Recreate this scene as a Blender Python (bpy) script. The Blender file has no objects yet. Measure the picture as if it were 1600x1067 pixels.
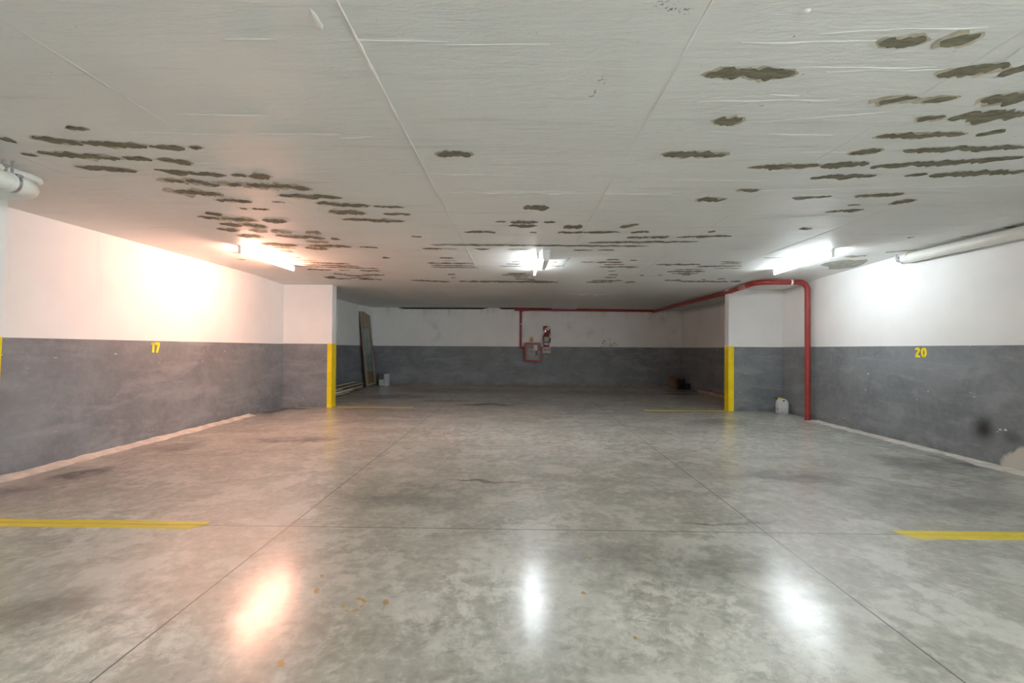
import bpy, bmesh, math, random
from mathutils import Vector, Matrix, noise
PI = math.pi
SC = bpy.context.scene
COL = SC.collection

# ------------------------------------------------------------------ camera, world, exposure
cam_data = bpy.data.cameras.new('camera')
cam = bpy.data.objects.new('camera', cam_data)
COL.objects.link(cam)
cam_data.sensor_width = 36.0
cam_data.lens = 36.0 * 700.0 / 1600.0            # wide angle, about 16 mm
cam_data.clip_start = 0.05
_f = Vector((10 / 700, -7.5 / 700, -1)).normalized()   # the room's long axis seen from the camera
_x = Vector((1, -0.0075, 0)); _x = (_x - _f * _x.dot(_f)).normalized()
_z = _x.cross(_f)
_m = Matrix((_x, _f, _z)).to_4x4()
cam.matrix_world = Matrix.Translation((0, 0, 1.22)) @ _m
SC.camera = cam

world = bpy.data.worlds.new('world')
SC.world = world
world.use_nodes = True
world.node_tree.nodes['Background'].inputs[0].default_value = (0.90, 0.97, 1.0, 1)      # daylight added as fill, enters by an invented opening behind the camera
world.node_tree.nodes['Background'].inputs[1].default_value = 10.0
portal = bpy.data.lights.new('added_fill_daylight', 'AREA')  # portal for the fill daylight through the added wall opening
portal.shape = 'RECTANGLE'; portal.size = 4.6; portal.size_y = 2.25
portal.cycles.is_portal = True
portal_ob = bpy.data.objects.new('added_fill_daylight', portal); COL.objects.link(portal_ob)
portal_ob.location = (5.14, -3.2, 1.125); portal_ob.rotation_euler = (PI / 2, 0, PI / 2)

SC.view_settings.view_transform = 'Standard'
SC.view_settings.look = 'None'
SC.view_settings.gamma = 1.0
SC.view_settings.use_curve_mapping = False
SC.view_settings.exposure = EXPO = 1.17
SC.cycles.max_bounces = 9
SC.cycles.diffuse_bounces = 4
SC.cycles.glossy_bounces = 3
SC.cycles.sample_clamp_indirect = 20.0
SC.cycles.use_denoising = True
SC.cycles.use_adaptive_sampling = True
SC.cycles.adaptive_threshold = 0.06

TUBE = 64.0            # emission of a cool white tube
TUBE_WARM = 160.0
TUBE_FILL = 30.0  # emission of the unseen fill lamps added behind the camera
COOL = (0.86, 0.95, 1.0)
WARM = (1.0, 0.50, 0.345)
NEUTRAL = (0.95, 1.0, 0.97)
FILL_LAMP_Y = -1.0
PATCHES = [
(-2.58,2.50,-2.47,2.51,0.045,'h'),(-3.12,2.63,-3.05,2.63,0.074,'p'),(-2.91,2.62,-2.68,2.69,0.076,'h'),(-2.67,2.68,-2.31,2.73,0.070,'h'),
(-2.30,2.73,-2.09,2.76,0.063,'p'),(-2.05,2.75,-1.98,2.75,0.054,'h'),(-3.22,2.84,-3.15,2.86,0.039,'h'),(-3.09,2.82,-2.64,2.91,0.078,'h'),
(-2.61,2.89,-2.44,2.93,0.060,'p'),(-2.40,2.92,-2.22,2.98,0.072,'h'),(-3.07,3.04,-2.71,3.12,0.079,'h'),(-2.57,3.11,-2.12,3.21,0.083,'p'),
(-2.08,3.20,-1.98,3.20,0.060,'h'),(-1.97,3.22,-1.81,3.22,0.086,'h'),(-2.65,3.29,-2.52,3.32,0.065,'H'),(-2.50,3.30,-2.30,3.40,0.093,'H'),
(-2.24,3.38,-2.13,3.39,0.068,'H'),(-2.09,3.38,-1.64,3.47,0.097,'H'),(-2.77,3.53,-2.43,3.60,0.105,'H'),(-2.57,3.74,-2.30,3.79,0.084,'h'),
(-1.97,3.63,-1.48,3.68,0.079,'h'),(-2.12,3.79,-2.01,3.81,0.034,'p'),(-1.75,3.83,-1.32,3.91,0.088,'h'),(-1.29,3.91,-1.02,3.94,0.054,'p'),
(-2.51,3.97,-2.45,3.98,0.048,'p'),(-2.41,3.99,-2.26,4.01,0.057,'p'),(-1.74,4.06,-1.43,4.12,0.118,'h'),(-1.27,4.14,-1.01,4.15,0.060,'p'),
(-2.94,4.13,-2.79,4.14,0.081,'p'),(-3.08,4.22,-2.92,4.32,0.086,'p'),(-2.90,4.31,-2.60,4.36,0.111,'H'),(-2.53,4.36,-2.31,4.41,0.113,'p'),
(-1.72,4.31,-1.13,4.38,0.089,'h'),(-3.04,4.51,-2.85,4.55,0.097,'h'),(-2.82,4.51,-2.64,4.61,0.122,'H'),(-3.19,4.70,-3.01,4.72,0.131,'h'),
(-2.89,4.72,-2.72,4.80,0.107,'L'),(-2.68,4.79,-2.47,4.83,0.109,'L'),(-2.33,4.83,-2.16,4.85,0.124,'L'),(-3.15,4.97,-2.92,5.00,0.132,'h'),
(-2.74,4.98,-2.22,5.10,0.105,'p'),(-2.17,5.11,-2.06,5.13,0.092,'p'),(-2.52,5.24,-2.26,5.27,0.114,'L'),(-1.21,4.99,-1.11,5.00,0.050,'p'),
(-3.12,5.38,-2.73,5.46,0.124,'h'),(-2.58,5.46,-2.09,5.51,0.120,'h'),(-2.69,5.60,-2.43,5.64,0.126,'h'),(-3.10,5.54,-2.81,5.59,0.091,'L'),
(-1.99,5.53,-1.76,5.56,0.083,'p'),(-3.12,5.78,-2.96,5.84,0.119,'L'),(-3.34,5.94,-3.15,5.98,0.095,'L'),(-3.20,6.15,-3.05,6.21,0.124,'L'),
(-1.90,6.18,-1.79,6.20,0.105,'p'),(-3.81,5.87,-3.69,5.89,0.081,'L'),(-4.03,6.34,-3.92,6.36,0.085,'L'),(-3.35,6.36,-2.92,6.42,0.071,'L'),
(-3.22,6.54,-2.53,6.66,0.091,'h'),(-3.32,6.72,-2.47,6.86,0.096,'h'),(-3.45,6.86,-2.20,7.05,0.089,'p'),(-3.42,7.14,-3.01,7.19,0.101,'p'),
(-2.59,7.21,-2.26,7.26,0.102,'p'),(-2.91,7.18,-2.74,7.21,0.078,'p'),(-3.16,7.57,-2.94,7.61,0.114,'p'),(-3.02,7.73,-2.58,7.78,0.100,'p'),
(-2.68,7.62,-2.30,7.67,0.121,'p'),(-3.46,7.88,-3.26,7.93,0.190,'p'),(-3.45,7.99,-3.01,8.04,0.093,'p'),(-3.00,7.93,-2.64,7.97,0.091,'p'),
(-2.90,8.04,-2.48,8.09,0.101,'p'),(0.03,3.96,0.27,3.95,0.119,'p'),(-0.24,4.39,-0.13,4.39,0.045,'p'),(-0.09,4.40,0.19,4.41,0.091,'p'),
(0.24,4.40,0.36,4.40,0.059,'p'),(-0.11,4.55,0.19,4.54,0.096,'p'),(0.45,4.58,0.65,4.58,0.142,'p'),(1.04,4.61,1.19,4.48,0.096,'h'),
(-0.59,4.79,-0.25,4.79,0.080,'p'),(0.11,4.80,0.19,4.80,0.048,'p'),(0.41,4.81,0.69,4.80,0.065,'p'),(0.68,4.80,1.08,4.79,0.080,'p'),
(1.19,4.79,1.39,4.78,0.075,'p'),(2.00,4.77,2.08,4.76,0.053,'p'),(-1.19,4.99,-1.09,5.00,0.047,'p'),(1.20,5.02,1.46,5.01,0.070,'p'),
(1.46,5.02,1.67,5.00,0.099,'p'),(1.75,5.00,2.35,4.95,0.086,'p'),(0.81,5.27,2.08,5.22,0.077,'p'),(-1.08,5.39,1.57,5.46,0.075,'p'),
(-1.22,5.61,-0.96,5.62,0.066,'p'),(-0.96,5.62,-0.78,5.63,0.044,'L'),(-0.57,5.63,-0.36,5.63,0.067,'p'),(-0.15,5.64,0.16,5.66,0.048,'L'),
(0.68,5.68,0.94,5.68,0.056,'p'),(1.00,5.68,1.21,5.68,0.056,'p'),(-1.11,6.19,-0.91,6.20,0.070,'p'),(-1.09,6.38,-0.90,6.39,0.056,'L'),
(-1.35,6.56,-0.67,6.59,0.084,'p'),(-1.34,6.73,-0.69,6.78,0.073,'p'),(-1.36,6.90,-0.62,6.92,0.071,'p'),(-0.11,6.44,0.17,6.45,0.075,'L'),
(-0.20,6.62,0.19,6.63,0.069,'p'),(-0.30,6.79,0.20,6.80,0.068,'p'),(0.41,6.77,0.67,6.76,0.076,'L'),(0.42,6.49,0.56,6.48,0.070,'L'),
(0.88,6.45,1.09,6.44,0.064,'L'),(1.10,6.46,1.49,6.45,0.082,'p'),(1.22,6.29,1.41,6.28,0.061,'p'),(1.56,6.31,1.66,6.31,0.087,'p'),
(1.26,6.63,1.56,6.62,0.072,'p'),(1.21,6.81,1.82,6.81,0.086,'p'),(1.42,7.14,1.54,7.14,0.055,'p'),(1.49,7.49,1.66,7.48,0.085,'p'),
(1.48,7.75,1.69,7.74,0.079,'p'),(-1.21,7.55,-1.07,7.55,0.123,'p'),(-1.21,7.89,-1.11,7.88,0.059,'p'),(-0.20,7.43,0.12,7.44,0.087,'p'),
(-0.30,7.58,0.20,7.58,0.097,'p'),(-0.10,7.77,0.17,7.77,0.073,'p'),(-0.07,7.98,0.29,7.97,0.085,'p'),(-1.97,8.14,-1.28,8.31,0.141,'p'),
(-1.12,8.25,0.62,8.29,0.148,'p'),(0.10,8.13,0.74,8.26,0.114,'p'),(1.22,8.19,1.70,8.13,0.122,'p'),(1.30,8.02,1.85,7.99,0.074,'p'),
(1.92,8.15,2.11,8.11,0.118,'p'),(2.02,6.62,2.67,6.59,0.084,'p'),(2.68,6.77,2.95,6.74,0.068,'p'),(2.36,7.17,2.96,7.13,0.097,'p'),
(2.49,7.33,2.92,7.31,0.079,'p'),(2.42,7.00,2.86,6.97,0.062,'p'),(2.03,7.53,2.09,7.53,0.091,'p'),(2.32,7.50,2.39,7.49,0.072,'p'),
(2.69,7.44,2.84,7.43,0.099,'p'),(2.57,7.93,2.86,7.91,0.083,'p'),(2.82,7.98,3.71,7.97,0.081,'p'),(3.73,7.96,3.92,7.94,0.079,'p'),
(3.18,7.85,3.27,7.85,0.042,'p'),(3.42,7.79,3.56,7.78,0.050,'p'),(2.85,6.38,3.19,6.44,0.078,'L'),(2.92,6.53,3.23,6.52,0.067,'L'),
(2.66,6.73,3.32,6.69,0.071,'p'),(2.96,6.88,3.40,6.85,0.059,'L'),(1.48,3.74,1.70,3.73,0.097,'h'),(1.44,1.81,1.62,1.80,0.057,'h'),
(1.68,1.80,1.81,1.79,0.071,'h'),(0.83,2.02,1.23,2.01,0.076,'h'),(1.87,2.02,2.13,1.97,0.074,'h'),(2.14,2.00,2.23,1.99,0.065,'p'),
(1.79,2.24,1.95,2.22,0.052,'H'),(2.00,2.25,2.14,2.21,0.046,'H'),(2.28,2.23,2.49,2.22,0.092,'h'),(1.05,2.43,1.20,2.43,0.083,'h'),
(2.13,2.41,2.26,2.40,0.054,'h'),(2.29,2.41,2.66,2.37,0.106,'p'),(2.07,2.62,2.55,2.59,0.063,'h'),(2.62,2.60,2.75,2.57,0.062,'p'),
(2.08,2.84,2.25,2.81,0.069,'h'),(2.38,2.81,3.09,2.76,0.072,'p'),(1.57,3.06,2.02,3.04,0.070,'h'),(2.03,3.04,2.33,3.00,0.090,'p'),
(2.38,3.06,3.24,2.92,0.088,'p'),(2.10,3.26,2.54,3.21,0.079,'p'),(2.74,3.22,2.88,3.19,0.048,'p'),(2.91,3.21,3.52,3.14,0.093,'p'),
(0.91,2.86,1.32,2.86,0.076,'h'),(1.70,3.51,1.87,3.51,0.057,'h'),(2.23,3.70,2.53,3.66,0.063,'p'),(2.72,3.65,3.06,3.61,0.076,'h'),
(2.82,3.88,2.93,3.87,0.042,'p'),(3.16,3.85,3.28,3.75,0.100,'h'),(2.76,4.07,3.06,4.01,0.075,'p'),(-0.53,2.85,-0.31,2.85,0.076,'h'),
(2.89,4.66,3.02,4.65,0.070,'p'),(4.32,5.04,4.37,5.00,0.070,'p'),(4.86,4.99,4.93,4.96,0.043,'L'),(4.70,5.81,4.81,5.73,0.092,'L'),
(4.35,6.05,4.62,6.01,0.088,'L'),(4.79,5.77,4.97,5.64,0.075,'L'),(3.31,6.14,3.58,6.13,0.059,'L'),(4.94,4.63,4.99,4.55,0.073,'p')]
RIDGES = [
(-1.19,1.77,-1.10,1.77,0.009),(-1.10,1.77,-0.98,1.77,0.006),(-1.83,2.35,-1.35,2.37,0.012),(-1.57,2.57,-1.05,2.58,0.009),
(-2.26,2.54,-1.68,2.59,0.008),(-2.21,2.98,-2.01,3.00,0.013),(0.89,1.81,1.44,1.80,0.009),(1.17,1.76,1.36,1.74,0.009),
(1.36,1.74,1.79,1.73,0.007),(1.23,1.97,1.82,1.98,0.011),(1.36,2.00,1.88,1.99,0.007),(0.89,2.24,1.58,2.23,0.012),
(1.21,2.18,1.36,2.19,0.007),(1.43,2.59,1.81,2.60,0.016),(1.76,2.83,2.28,2.84,0.011),(1.12,3.30,1.83,3.31,0.013),
(1.70,3.53,3.79,3.41,0.017),(-0.62,3.56,1.22,3.60,0.024),(-0.26,3.53,0.45,3.55,0.015),(-1.07,2.62,-0.87,2.61,0.010),
(-0.73,1.78,-0.29,1.79,0.005),(-0.43,1.81,0.12,1.81,0.005),(1.31,2.45,2.01,2.33,0.007),(0.84,9.87,2.11,9.90,0.175),
(2.13,4.41,2.90,4.18,0.021),(-0.88,3.18,-0.24,3.19,0.010),(-0.77,1.61,-0.77,1.72,0.035),(1.02,1.65,1.04,1.62,0.020),
(2.07,1.93,2.05,1.84,0.012),(1.26,1.72,1.27,1.67,0.010),(-1.95,2.03,-1.97,2.11,0.012)]

# ------------------------------------------------------------------ node helpers
class NT:
    def __init__(s, name):
        s.m = bpy.data.materials.new(name); s.m.use_nodes = True
        s.t = s.m.node_tree; s.b = s.t.nodes['Principled BSDF']
        s.tc = s.t.nodes.new('ShaderNodeTexCoord')
    def n(s, typ, **kw):
        nd = s.t.nodes.new(typ)
        for k, v in kw.items(): setattr(nd, k, v)
        return nd
    def link(s, a, b): s.t.links.new(a, b)
    def put(s, sock, v):
        if isinstance(v, (int, float)): sock.default_value = v
        elif isinstance(v, (tuple, list)): sock.default_value = tuple(v) + ((1,) if len(v) == 3 and len(sock.default_value) == 4 else ())
        else: s.link(v, sock)
    def math(s, op, a, b=None, c=None, clamp=False):
        nd = s.n('ShaderNodeMath', operation=op); nd.use_clamp = clamp
        s.put(nd.inputs[0], a)
        if b is not None: s.put(nd.inputs[1], b)
        if c is not None: s.put(nd.inputs[2], c)
        return nd.outputs[0]
    def mapping(s, scale=(1, 1, 1), loc=(0, 0, 0), rot=(0, 0, 0), vec=None):
        nd = s.n('ShaderNodeMapping')
        nd.inputs['Scale'].default_value = scale; nd.inputs['Location'].default_value = loc; nd.inputs['Rotation'].default_value = rot
        s.link(vec if vec is not None else s.tc.outputs['Object'], nd.inputs[0])
        return nd.outputs[0]
    def noise(s, scale, detail=5, rough=0.55, vec=None, dist=0.0, color=False):
        nd = s.n('ShaderNodeTexNoise')
        nd.inputs['Scale'].default_value = scale; nd.inputs['Detail'].default_value = detail
        nd.inputs['Roughness'].default_value = rough; nd.inputs['Distortion'].default_value = dist
        s.link(vec if vec is not None else s.tc.outputs['Object'], nd.inputs['Vector'])
        return nd.outputs['Color' if color else 'Fac']
    def ramp(s, fac, lo, hi, smooth=True):
        nd = s.n('ShaderNodeMapRange'); nd.interpolation_type = 'SMOOTHSTEP' if smooth else 'LINEAR'
        s.put(nd.inputs['Value'], fac); nd.inputs['From Min'].default_value = lo; nd.inputs['From Max'].default_value = hi
        return nd.outputs[0]
    def mix(s, fac, a, b, typ='MIX'):
        nd = s.n('ShaderNodeMix', data_type='RGBA', blend_type=typ)
        s.put(nd.inputs['Factor'], fac); s.put(nd.inputs['A'] if False else nd.inputs[6], a); s.put(nd.inputs[7], b)
        return nd.outputs[2]
    def bump(s, h, strength=0.3, dist=0.01, normal=None):
        nd = s.n('ShaderNodeBump'); nd.inputs['Strength'].default_value = strength; nd.inputs['Distance'].default_value = dist
        s.link(h, nd.inputs['Height'])
        if normal is not None: s.link(normal, nd.inputs['Normal'])
        return nd.outputs[0]
    def set(s, **kw):
        names = dict(col='Base Color', rough='Roughness', metal='Metallic', spec='Specular IOR Level', normal='Normal', coat='Coat Weight',
                     coatr='Coat Roughness', emi='Emission Color', emis='Emission Strength', trans='Transmission Weight', alpha='Alpha', sss='Subsurface Weight')
        for k, v in kw.items(): s.put(s.b.inputs[names[k]], v)
        return s.m

def pos_warp(N, amp, scale):
    """object coordinates pushed about by noise, so shapes drawn with them get ragged edges"""
    c = N.noise(scale, 4, 0.6, color=True)
    v = N.n('ShaderNodeVectorMath', operation='SUBTRACT'); N.link(c, v.inputs[0]); v.inputs[1].default_value = (.5, .5, .5)
    w = N.n('ShaderNodeVectorMath', operation='SCALE'); N.link(v.outputs[0], w.inputs[0]); w.inputs['Scale'].default_value = amp
    a = N.n('ShaderNodeVectorMath', operation='ADD'); N.link(N.tc.outputs['Object'], a.inputs[0]); N.link(w.outputs[0], a.inputs[1])
    return a.outputs[0]

def blob(N, vec, c, r, rot=0.0, soft=0.6, axes=(0, 1)):
    """0..1 mask of an ellipse at c with radii r on two of the object axes"""
    sp = N.n('ShaderNodeSeparateXYZ'); N.link(vec, sp.inputs[0])
    a = N.math('SUBTRACT', sp.outputs[axes[0]], c[0]); b = N.math('SUBTRACT', sp.outputs[axes[1]], c[1])
    ca, sa = math.cos(rot), math.sin(rot)
    u = N.math('ADD', N.math('MULTIPLY', a, ca / r[0]), N.math('MULTIPLY', b, sa / r[0]))
    v = N.math('ADD', N.math('MULTIPLY', a, -sa / r[1]), N.math('MULTIPLY', b, ca / r[1]))
    d = N.math('SQRT', N.math('ADD', N.math('MULTIPLY', u, u), N.math('MULTIPLY', v, v)))
    return N.ramp(d, 1.0, 1.0 - soft)

def plain(name, col, rough=0.5, metal=0.0, vary=0.12, scale=14, spec=0.5, coat=0.0, bump=0.0):
    N = NT(name)
    f = N.ramp(N.noise(scale, 4), 0.3, 0.7)
    dark = tuple(c * (1 - vary) for c in col); light = tuple(min(1, c * (1 + vary)) for c in col)
    N.set(col=N.mix(f, dark, light), rough=rough, metal=metal, spec=spec, coat=coat)
    if bump: N.set(normal=N.bump(N.noise(scale * 4, 4), bump, 0.004))
    return N.m

# ------------------------------------------------------------------ mesh helpers
def obj(name, bm, mats, parent=None, smooth=False, kind=None, label=None, cat=None, group=None, loc=None):
    me = bpy.data.meshes.new(name)
    bmesh.ops.recalc_face_normals(bm, faces=bm.faces[:])
    if smooth:
        for f in bm.faces: f.smooth = True
    bm.to_mesh(me); bm.free()
    for m in (mats if isinstance(mats, (list, tuple)) else [mats]): me.materials.append(m)
    if smooth:
        try: me.set_sharp_from_angle(angle=math.radians(42))
        except Exception: pass
    o = bpy.data.objects.new(name, me); COL.objects.link(o)
    if parent is not None: o.parent = parent
    if loc is not None: o.location = loc
    tag(o, label, cat, group, kind)
    return o
def tag(o, label=None, cat=None, group=None, kind=None):
    if kind: o['kind'] = kind
    if label: o['label'] = label
    if cat: o['category'] = cat
    if group: o['group'] = group
    return o
def thing(name, loc, label, cat, rotz=0.0, group=None):
    o = bpy.data.objects.new(name, None); COL.objects.link(o)
    o.location = loc; o.rotation_euler = (0, 0, rotz); o.empty_display_size = .1
    return tag(o, label, cat, group)
def merge(bm, other, mat=None, mi=0):
    me = bpy.data.meshes.new('tmp'); other.to_mesh(me); other.free()
    if mat is not None: me.transform(mat)
    n = len(bm.faces); bm.from_mesh(me); bpy.data.meshes.remove(me)
    bm.faces.ensure_lookup_table()
    for f in bm.faces[n:]: f.material_index = mi
    return bm
def box(bm, lo, hi, bev=0.0, mi=0, mat=None, seg=2):
    b = bmesh.new()
    bmesh.ops.create_cube(b, size=1)
    for v in b.verts:
        v.co = Vector([lo[i] + (v.co[i] + .5) * (hi[i] - lo[i]) for i in range(3)])
    if bev: bmesh.ops.bevel(b, geom=b.edges[:], offset=bev, segments=seg, affect='EDGES', profile=.5)
    return merge(bm, b, mat, mi)
def ring_pts(c, t, up, r, n):
    t = t.normalized(); a = up.cross(t)
    if a.length < 1e-5: a = Vector((1, 0, 0)).cross(t)
    a.normalize(); b = t.cross(a)
    return [c + a * (math.cos(2 * PI * i / n) * r) + b * (math.sin(2 * PI * i / n) * r) for i in range(n)]
def tube(bm, pts, r, n=20, caps=True, mi=0, up=Vector((0.13, 0.21, 1))):
    """swept circle along points; r is one radius or one per point"""
    pts = [Vector(p) for p in pts]
    rs = r if isinstance(r, (list, tuple)) else [r] * len(pts)
    rings = []
    for i, p in enumerate(pts):
        t = (pts[min(i + 1, len(pts) - 1)] - pts[max(i - 1, 0)])
        rings.append([bm.verts.new(q) for q in ring_pts(p, t, up, rs[i], n)])
    fs = []
    for a, b in zip(rings, rings[1:]):
        for i in range(n):
            fs.append(bm.faces.new((a[i], a[(i + 1) % n], b[(i + 1) % n], b[i])))
    if caps:
        fs.append(bm.faces.new(rings[0][::-1])); fs.append(bm.faces.new(rings[-1]))
    for f in fs: f.material_index = mi
    return bm
def bend(path, rad, seg=8):
    """round the corners of a polyline"""
    P = [Vector(p) for p in path]; out = [P[0]]
    for a, b, c in zip(P, P[1:], P[2:]):
        u = (a - b).normalized(); v = (c - b).normalized()
        p0 = b + u * rad; p1 = b + v * rad
        for i in range(seg + 1):
            t = i / seg; w = math.sin(t * PI / 2), math.cos(t * PI / 2)
            out.append(b + u * rad * (1 - w[0]) + v * rad * (1 - w[1]))
    out.append(P[-1]); return out
def lathe(bm, prof, n=28, mi=0, mat=None):
    b = bmesh.new(); rings = []
    for r, z in prof:
        rings.append([b.verts.new((r * math.cos(2 * PI * i / n), r * math.sin(2 * PI * i / n), z)) for i in range(n)])
    for p, q in zip(rings, rings[1:]):
        for i in range(n): b.faces.new((p[i], p[(i + 1) % n], q[(i + 1) % n], q[i]))
    b.faces.new(rings[0][::-1]); b.faces.new(rings[-1])
    return merge(bm, b, mat, mi)
def prism(bm, poly, h0, h1, mi=0, mat=None, bev=0.0):
    """polygon in x,z extruded along y from h0 to h1"""
    b = bmesh.new()
    lo = [b.verts.new((p[0], h0, p[1])) for p in poly]; hi = [b.verts.new((p[0], h1, p[1])) for p in poly]
    b.faces.new(lo); b.faces.new(hi[::-1])
    for i in range(len(poly)):
        j = (i + 1) % len(poly); b.faces.new((lo[j], lo[i], hi[i], hi[j]))
    bmesh.ops.recalc_face_normals(b, faces=b.faces[:])
    if bev: bmesh.ops.bevel(b, geom=b.edges[:], offset=bev, segments=2, affect='EDGES')
    return merge(bm, b, mat, mi)

# ------------------------------------------------------------------ the room's measures
XS = [-4.62, 0, 4.1, 5.1]
YS = [-6.2, 0, 5.9, 7.76, 8.05, 8.7, 13.9]
ZC = [[2.44, 2.45, 2.465, 2.474], [2.44, 2.45, 2.465, 2.474], [2.436, 2.445, 2.46, 2.465], [2.432, 2.43, 2.415, 2.395],
      [2.415, 2.42, 2.38, 2.355], [2.392, 2.41, 2.352, 2.345], [2.38, 2.395, 2.36, 2.315]]
def cz(x, y):
    """height of the slightly sagging slab"""
    i = min(max(sum(y > v for v in YS) - 1, 0), len(YS) - 2); j = min(max(sum(x > v for v in XS) - 1, 0), len(XS) - 2)
    a = (y - YS[i]) / (YS[i + 1] - YS[i]); b = (x - XS[j]) / (XS[j + 1] - XS[j])
    return (ZC[i][j] * (1 - b) + ZC[i][j + 1] * b) * (1 - a) + (ZC[i + 1][j] * (1 - b) + ZC[i + 1][j + 1] * b) * a

# ------------------------------------------------------------------ materials of the shell
def mat_floor():
    N = NT('polished concrete floor')
    O = N.tc.outputs['Object']
    w = pos_warp(N, 0.35, 1.6)
    big = N.noise(0.55, 5, 0.6, dist=0.4)
    streak = N.noise(1.0, 6, 0.62, N.mapping((0.9, 3.2, 1), rot=(0, 0, 0.12)), dist=0.8)
    mid = N.noise(2.6, 8, 0.68, w)
    fine = N.noise(22, 5, 0.6); grit = N.noise(120, 3, 0.6)
    c = N.mix(N.ramp(big, 0.34, 0.66), FLOOR_A, FLOOR_B)
    c = N.mix(N.math('MULTIPLY', N.ramp(streak, 0.44, 0.66), 0.6), c, FLOOR_D)
    c = N.mix(N.math('MULTIPLY', N.ramp(mid, 0.49, 0.58), 0.75), c, FLOOR_C)
    c = N.mix(N.math('MULTIPLY', N.ramp(fine, 0.38, 0.7), 0.22), c, (0.62, 0.62, 0.56))
    grain = N.noise(11, 8, .78, dist=.3)
    c = N.mix(N.math('MULTIPLY', N.ramp(grain, .50, .62), .38), c, (.68, .68, .62))
    c = N.mix(N.math('MULTIPLY', N.ramp(grain, .47, .36), .38), c, (.20, .195, .155))
    # pale laitance that shows most where the surface is worn, in ragged islands
    wr = pos_warp(N, 0.5, 5.0)
    worn = None
    for cx, cy, rx, ry in [(-0.25, 2.2, .55, .6), (0.8, 2.0, .75, .75), (-1.75, 1.8, .8, .45), (2.6, 5.8, 1.6, .9), (4.6, 7.6, 1.5, .9), (1.0, 5.6, 1.2, 1.0), (-3.0, 3.0, 1.0, .6), (-0.6, 6.2, 1.6, .9)]:
        k = blob(N, wr, (cx, cy), (rx, ry), 0, 0.75); worn = k if worn is None else N.math('MAXIMUM', worn, k)
    isl = N.math('MULTIPLY', N.ramp(N.noise(5.5, 8, 0.78, w), 0.46, 0.56), N.ramp(grain, .40, .55))
    c = N.mix(N.math('MULTIPLY', N.math('MULTIPLY', worn, isl), 0.7), c, (0.74, 0.735, 0.67))
    # stains
    st = None
    wst = pos_warp(N, 0.55, 2.2)
    for cx, cy, rx, ry, s in [(-4.05, 4.1, .28, .42, .75), (-4.0, 5.2, .35, .45, .45), (-4.45, 8.1, .18, .5, 1.0), (-4.35, 8.5, .5, .18, .95), (-2.9, 5.7, .9, .28, .5),
                              (-0.8, 3.6, .7, .5, .35), (-0.25, 4.05, .5, .05, .7), (-0.66, 9.35, .8, .25, .95), (0.1, 9.6, .22, .12, .95),
                              (-1.6, 9.9, .8, .3, .7), (-2.9, 10.6, 1.0, .7, .6), (-1.5, 12.2, 2.2, .9, .45), (2.2, 12.0, 2.5, 1.0, .35), (4.2, 11.9, .7, .4, .8), (4.55, 12.6, .6, .3, .8),
                              (1.5, 3.15, .45, .05, .6), (2.6, 4.3, .9, .3, .45), (4.93, 5.9, .12, .45, .9), (4.75, 5.0, .15, .4, .6), (4.2, 4.9, .6, .5, .45), (3.2, 3.7, 1.0, .5, .3),
                              (-2.2, 1.95, .35, .4, .45), (0.9, 2.6, .8, .35, .35), (-4.2, 3.6, .25, .25, .5), (3.3, 7.4, 1.0, .4, .35)]:
        k = N.math('MULTIPLY', blob(N, wst, (cx, cy), (rx, ry), 0, 0.7), s)
        st = k if st is None else N.math('MAXIMUM', st, k)
    st = N.math('MULTIPLY', st, N.ramp(N.noise(3.2, 6, 0.7, w), 0.28, 0.62))
    c = N.mix(N.math('MULTIPLY', st, 1.5, clamp=True), c, (0.085, 0.078, 0.06))
    # specks of yellow paint and rust, hairline cracks
    sp = None; wsp = pos_warp(N, .04, 30)
    for cx, cy, r in [(-.62, 2.13, .018), (-.99, 2.22, .02), (-1.03, 2.36, .012), (.33, 2.24, .012), (.42, 2.6, .012), (.62, 2.24, .01), (-.9, 1.72, .02), (.5, 1.9, .01)]:
        k = blob(N, wsp, (cx, cy), (r, r * 1.6), 0.4, 0.4); sp = k if sp is None else N.math('MAXIMUM', sp, k)
    c = N.mix(N.math('MULTIPLY', sp, .8), c, (0.38, 0.22, 0.03))
    # the broken ring of yellow paint
    wv = pos_warp(N, .05, 14)
    ring = N.math('MULTIPLY', N.math('SUBTRACT', blob(N, wv, (-.765, 2.11), (.062, .066), 0, .15), blob(N, wv, (-.765, 2.11), (.046, .05), 0, .15)), N.ramp(N.noise(18, 3), .42, .56))
    c = N.mix(ring, c, (0.45, 0.30, 0.04))
    vo = N.n('ShaderNodeTexVoronoi', feature='DISTANCE_TO_EDGE'); vo.inputs['Scale'].default_value = 1.3
    N.link(pos_warp(N, .45, 3.0), vo.inputs['Vector'])
    crack = N.math('MULTIPLY', N.ramp(vo.outputs['Distance'], 0.006, 0.0), N.ramp(N.noise(.8, 3), .46, .62))
    c = N.mix(N.math('MULTIPLY', crack, .35), c, (0.13, 0.12, 0.10))
    # saw cut joints
    sx = N.n('ShaderNodeSeparateXYZ'); N.link(pos_warp(N, .008, 9), sx.inputs[0])
    cut = None
    for ax, v, hw in [(0, -1.53, .006), (0, 1.645, .006), (1, 3.0, .0062), (1, 8.72, .004), (0, -4.7, .006), (1, -2.8, .006)]:
        k = N.ramp(N.math('ABSOLUTE', N.math('SUBTRACT', sx.outputs[ax], v)), hw, hw * .45); cut = k if cut is None else N.math('MAXIMUM', cut, k)
    c = N.mix(N.math('MULTIPLY', cut, .85), c, (0.07, 0.065, 0.055))
    r = N.math('ADD', N.math('MULTIPLY', N.ramp(mid, .35, .7), .12), N.math('MULTIPLY', fine, .14))
    r = N.math('ADD', r, FLOOR_R)
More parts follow.
